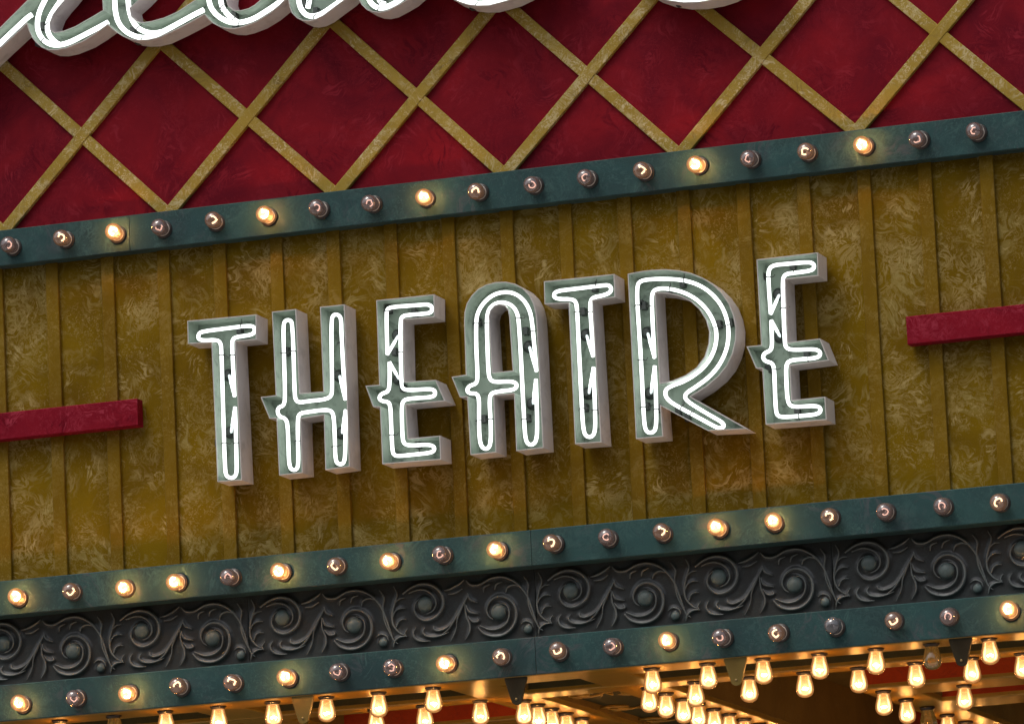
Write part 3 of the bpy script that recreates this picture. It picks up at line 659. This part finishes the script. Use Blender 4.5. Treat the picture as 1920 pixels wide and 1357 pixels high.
# relief height of one tile: rounded shoulders round every stroke
allp = []
for st in SCROLLS + LEAVES:
    for q, r in stroke_pts(st, FD): allp.append((q.x, q.z, r * 2.1))
for x, y, rx, ry in BALLS:
    q = fp(x, y, FD); allp.append((q.x, q.z, u(rx / FSC) * 1.25))
AP = np.array(allp); AP = np.concatenate([AP + [TILE * k, 0, 0] for k in (-2, -1, 0, 1)])
nx, nz = 184, 58; px0, px1 = tx0 - TILE, tx0 + TILE          # one cast panel holds the motif twice
gx = np.linspace(px0, px1, nx); gz = np.linspace(fz0, fz1, nz)
GX, GZ = np.meshgrid(gx, gz); HT = np.zeros_like(GX)
for x, z, r in AP:
    e = 1 - ((GX - x) ** 2 + (GZ - z) ** 2) / (r * r)
    HT = np.maximum(HT, np.sqrt(np.clip(e, 0, 1)) * r * .55)
HT = np.minimum(HT, u(4.5)); HT *= np.clip(np.minimum(GX - px0, px1 - GX) / u(2), 0, 1)
frieze = empty('scroll_frieze', (0, 0, LOW_T), 'dark bronze frieze of carved scrolls and leaves between two green bands', 'frieze')
g = .0006
vs = [(GX[j, i] + (g if i == 0 else -g if i == nx - 1 else 0), -u(FD) - HT[j, i], GZ[j, i]) for j in range(nz) for i in range(nx)]
fs = [(j * nx + i, j * nx + i + 1, (j + 1) * nx + i + 1, (j + 1) * nx + i) for j in range(nz - 1) for i in range(nx - 1)]
nb = len(vs); rim = [i for i in range(nx)] + [j * nx + nx - 1 for j in range(1, nz)] + [(nz - 1) * nx + i for i in range(nx - 2, -1, -1)] + [j * nx for j in range(nz - 2, 0, -1)]
vs += [(vs[i][0], .045, vs[i][2]) for i in rim]
fs += [(rim[k], rim[(k + 1) % len(rim)], nb + (k + 1) % len(rim), nb + k) for k in range(len(rim))]
m_ = MB(); m_.add(vs, fs)
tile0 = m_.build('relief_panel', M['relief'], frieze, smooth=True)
subs = []
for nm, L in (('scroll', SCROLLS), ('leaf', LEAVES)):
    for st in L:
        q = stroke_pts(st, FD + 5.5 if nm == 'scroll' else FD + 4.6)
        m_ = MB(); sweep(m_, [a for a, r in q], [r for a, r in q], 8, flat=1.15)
        subs.append(m_.build(nm, M['relief_crest_highlight'], tile0, smooth=True))
for k, (x, y, rx, ry) in enumerate(BALLS):
    c = fp(x, y, FD + 5); rr = u(rx / FSC)
    m_ = MB(); lathe(m_, [(rr * math.sin(a) * 1.04 + 1e-5, -rr * .62 * math.cos(a)) for a in [math.pi * (.5 + .5 * i / 8) for i in range(9)]], 20, '-Y', c)
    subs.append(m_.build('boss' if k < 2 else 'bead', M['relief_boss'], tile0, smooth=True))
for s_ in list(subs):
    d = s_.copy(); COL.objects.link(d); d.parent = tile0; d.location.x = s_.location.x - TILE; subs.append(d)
for k in (-2, -1, 1, 2):
    x = px0 + 2 * TILE * k
    if x + 2 * TILE < X0 + .1 or x > X1 - .1: continue
    c = tile0.copy(); COL.objects.link(c); c.parent = frieze; c.location.x = tile0.location.x + 2 * TILE * k
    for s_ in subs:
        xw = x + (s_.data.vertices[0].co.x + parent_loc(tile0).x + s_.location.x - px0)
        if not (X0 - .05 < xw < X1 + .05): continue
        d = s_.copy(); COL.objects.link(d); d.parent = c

# ------------------------------------------------------------------ underside of the canopy: beams, coffers, brackets, hanging bulbs
ZS = LOW_B - u(1.2)
soff = empty('canopy_soffit', (0, u(300), ZS), 'gold coffered underside of the canopy hung with rows of bulbs', 'soffit')
HB = u(130)
def beam(x0, x1, da, db, mat_front, zoff=0.0, name='beam', ztop=None):
    """da nearer the street than db (photo pixels from the wall plane)"""
    m = MB(); c = .003
    z0, z1 = ZS + zoff, ztop or ZS + HB
    ya, yb = -u(da), -u(db)
    extrude(m, [(ya, z1), (ya, z0 + c), (ya + c, z0), (yb - c, z0), (yb, z0 + c), (yb, z1)], (x0, 0, 0), (0, 1, 0), UP, RT * (x1 - x0))
    o = m.build(name, M['gold_soffit'], soff)
    if mat_front:                                            # a painted board on the street side of the beam
        f = MB(); box(f, x0 + .002, x1 - .002, ya - .004, ya - .0005, z0 + .012, z1)
        f.build('painted_board', M[mat_front], soff)
    return o
def cross(x0, x1, da, db, name='cross_beam', zoff=.0012):
    m = MB(); c = .003; z0, z1 = ZS + zoff, ZS + HB
    extrude(m, [(x0, z1), (x0, z0 + c), (x0 + c, z0), (x1 - c, z0), (x1, z0 + c), (x1, z1)], (0, -u(da), 0), RT, UP, (0, u(da - db), 0))
    m.build(name, M['gold_soffit'], soff)
    f = MB(); box(f, x1 + .0005, x1 + .004, -u(da) + .01, -u(db), z0 + .014, z1); f.build('painted_board', M['brown'], soff)
DEEP = -2100
beam(X0, X1, D_LOW - 2.5, -58, None, ztop=LOW_B + u(30))
beam(X0, X1, -221, -296, 'olive_face', .0004)
beam(X0, -.25, -600, -745, 'red_face', .0008)
beam(.67, X1, -600, -745, 'red_face', .0008)
beam(.80, X1, -900, -1040, 'red_face', .0006)
cross(-.25, -.105, -50, DEEP); cross(.115, .258, -50, DEEP); cross(.67, .80, -742, DEEP, zoff=.002)
cross(-.98, -.84, -60, DEEP)
m_ = MB(); box(m_, X0, X1, .05, u(2150), ZS + HB - .004, ZS + HB + .05); m_.build('ceiling', M['brown'], soff)
m_ = MB(); box(m_, X0, X1, u(2110), u(2140), ZS - .5, ZS + HB); m_.build('rear_fascia', M['red_face'], soff)
# plaster leaves on the coffer between the two cross beams
orn = [s for s in subs[:len(subs) // 2] if s.name.startswith('leaf')][:14] + [s for s in subs[:len(subs) // 2] if s.name.startswith('scroll')]
m_ = MB(); box(m_, -.10, .113, u(330), u(1300), ZS + u(22), ZS + u(26)); plate = m_.build('coffer_panel', M['olive_face'], soff)
for rep in range(3):
    for s in orn:
        o = s.copy(); COL.objects.link(o); o.parent = plate
        c = fp(1000, 650, FD)
        # lay the wall ornament flat under the ceiling plate
        T = Matrix.Translation(Vector((.006, u(450 + rep * 250), ZS + u(22)) ) - parent_loc(plate)) @ Matrix.Rotation(math.radians(90), 4, 'X') @ Matrix.Diagonal((.72, 1, .72, 1)) @ Matrix.Translation(parent_loc(tile0) - Vector((c.x, -u(FD), c.z)))
        o.matrix_local = T
        o.material_slots[0].link = 'OBJECT'; o.material_slots[0].material = M['gold_soffit']
def bracket(x, ytop, ytip, mat, label):
    top = P(x, ytop, D_LOW - 4); h = u(ytip - ytop) * 1.0
    m = MB(); wt, wb = u(21), u(10.5); pr = [(-wt, 0.004), (wt, 0.004), (wt, -u(6)), (wb + u(2), -h + u(16))]
    pr += [(wb * math.cos(a), -h + u(10) + u(10) * math.sin(a)) for a in [-.1 - k * (math.pi - .2) / 8 for k in range(9)]]
    pr += [(-wb - u(2), -h + u(16)), (-wt, -u(6))]
    o0 = Vector((top.x, -u(D_LOW - 5), LOW_B))
    extrude(m, pr, o0, RT, UP, (0, u(7), 0))
    t = empty('bracket', o0, label, 'bracket', 'tapered brackets under the lowest band')
    m.build('plate', M[mat], t)
    s = MB(); lathe(s, [(u(2.2), 0), (u(2.2), u(1.4)), (u(1), u(2))], 10, '-Y', o0 + Vector((0, 0, -h + u(10)))); s.build('screw', M['brass'], t)
bracket(566, 1304, 1357, 'bracket_gold', 'dull gold tapered bracket under the lowest band, leftmost of the brackets')
bracket(966, 1268, 1320, 'bracket', 'dark tapered bracket with a screw under the lowest band, near its seam')
bracket(1378, 1236, 1288, 'bracket_gold', 'dull gold tapered bracket hanging among bulbs, third from the left')
bracket(1800, 1200, 1252, 'bracket', 'dark brown tapered bracket under the lowest band, rightmost of the brackets')

def hang(x, d, lit, row, n):
    t = empty('hanging_bulb', (x, -u(d), ZS), f'{"glowing" if lit else "unlit"} amber pear-shaped bulb, {ORD[n]} from the left in the {row}', 'light bulb', 'bulbs hanging under the canopy')
    part('socket', HS, t); part('glass_globe', HGM[lit], t)
    a = random.uniform(0, 6.28)
    if lit: part('filament', HFL, t, (0, 0, a)); part('glowing_core', HC, t)
    else: part('filament', HF, t, (0, 0, a)); part('stem', HST, t, (0, 0, a))
    t.rotation_euler = (math.radians(random.uniform(-2, 2)), math.radians(random.uniform(-2, 2)), a)
ROW_A = [(112, 1352, 1), (213, 1333, 0), (310, 1328, 1), (409, 1321, 1), (511, 1315, 1), (612, 1308, 1), (710, 1301, 1), (812, 1290, 1), (1222, 1252, 1), (1326.5, 1244, 1), (1430, 1235, 1), (1536, 1225, 1), (1642, 1215, 1), (1746.5, 1210, 0), (1854, 1198, 1)]
for n, (x, y, l) in enumerate(ROW_A): hang(P(x, y, 4).x, 4, bool(l), 'front row under the lowest band', n + 1)
ROW_B = [(704, 1330), (795, 1325), (900, 1313), (1303, 1277), (1404.6, 1270), (1508, 1262), (1609, 1251), (1716, 1244), (1821, 1234), (1916.6, 1229)]
for n, (x, y) in enumerate(ROW_B): hang(P(x, y, -252).x, -252, True, 'second row under the canopy', n + 1)
for n, d in enumerate((-332, -416, -500, -590, -690)): hang(-.160, d + 22, True, 'slanting row by the dark bracket', n + 1)
for n, d in enumerate((-300, -410, -520, -620, -725, -830, -935, -1040, -1145)): hang(.213, d + 22, True, 'middle slanting row', n + 1)  # rearmost bulbs are out of view, added to light the coffers
for n, d in enumerate((-670, -840, -1003, -1160, -1310, -1450, -1590, -1730)): hang(.727, d + 22, d != -1003, 'lower right slanting row', n + 1)  # rear end of this row is unseen, added to warm the soffit
hang(.95, -668, True, 'third row of the canopy', 1)
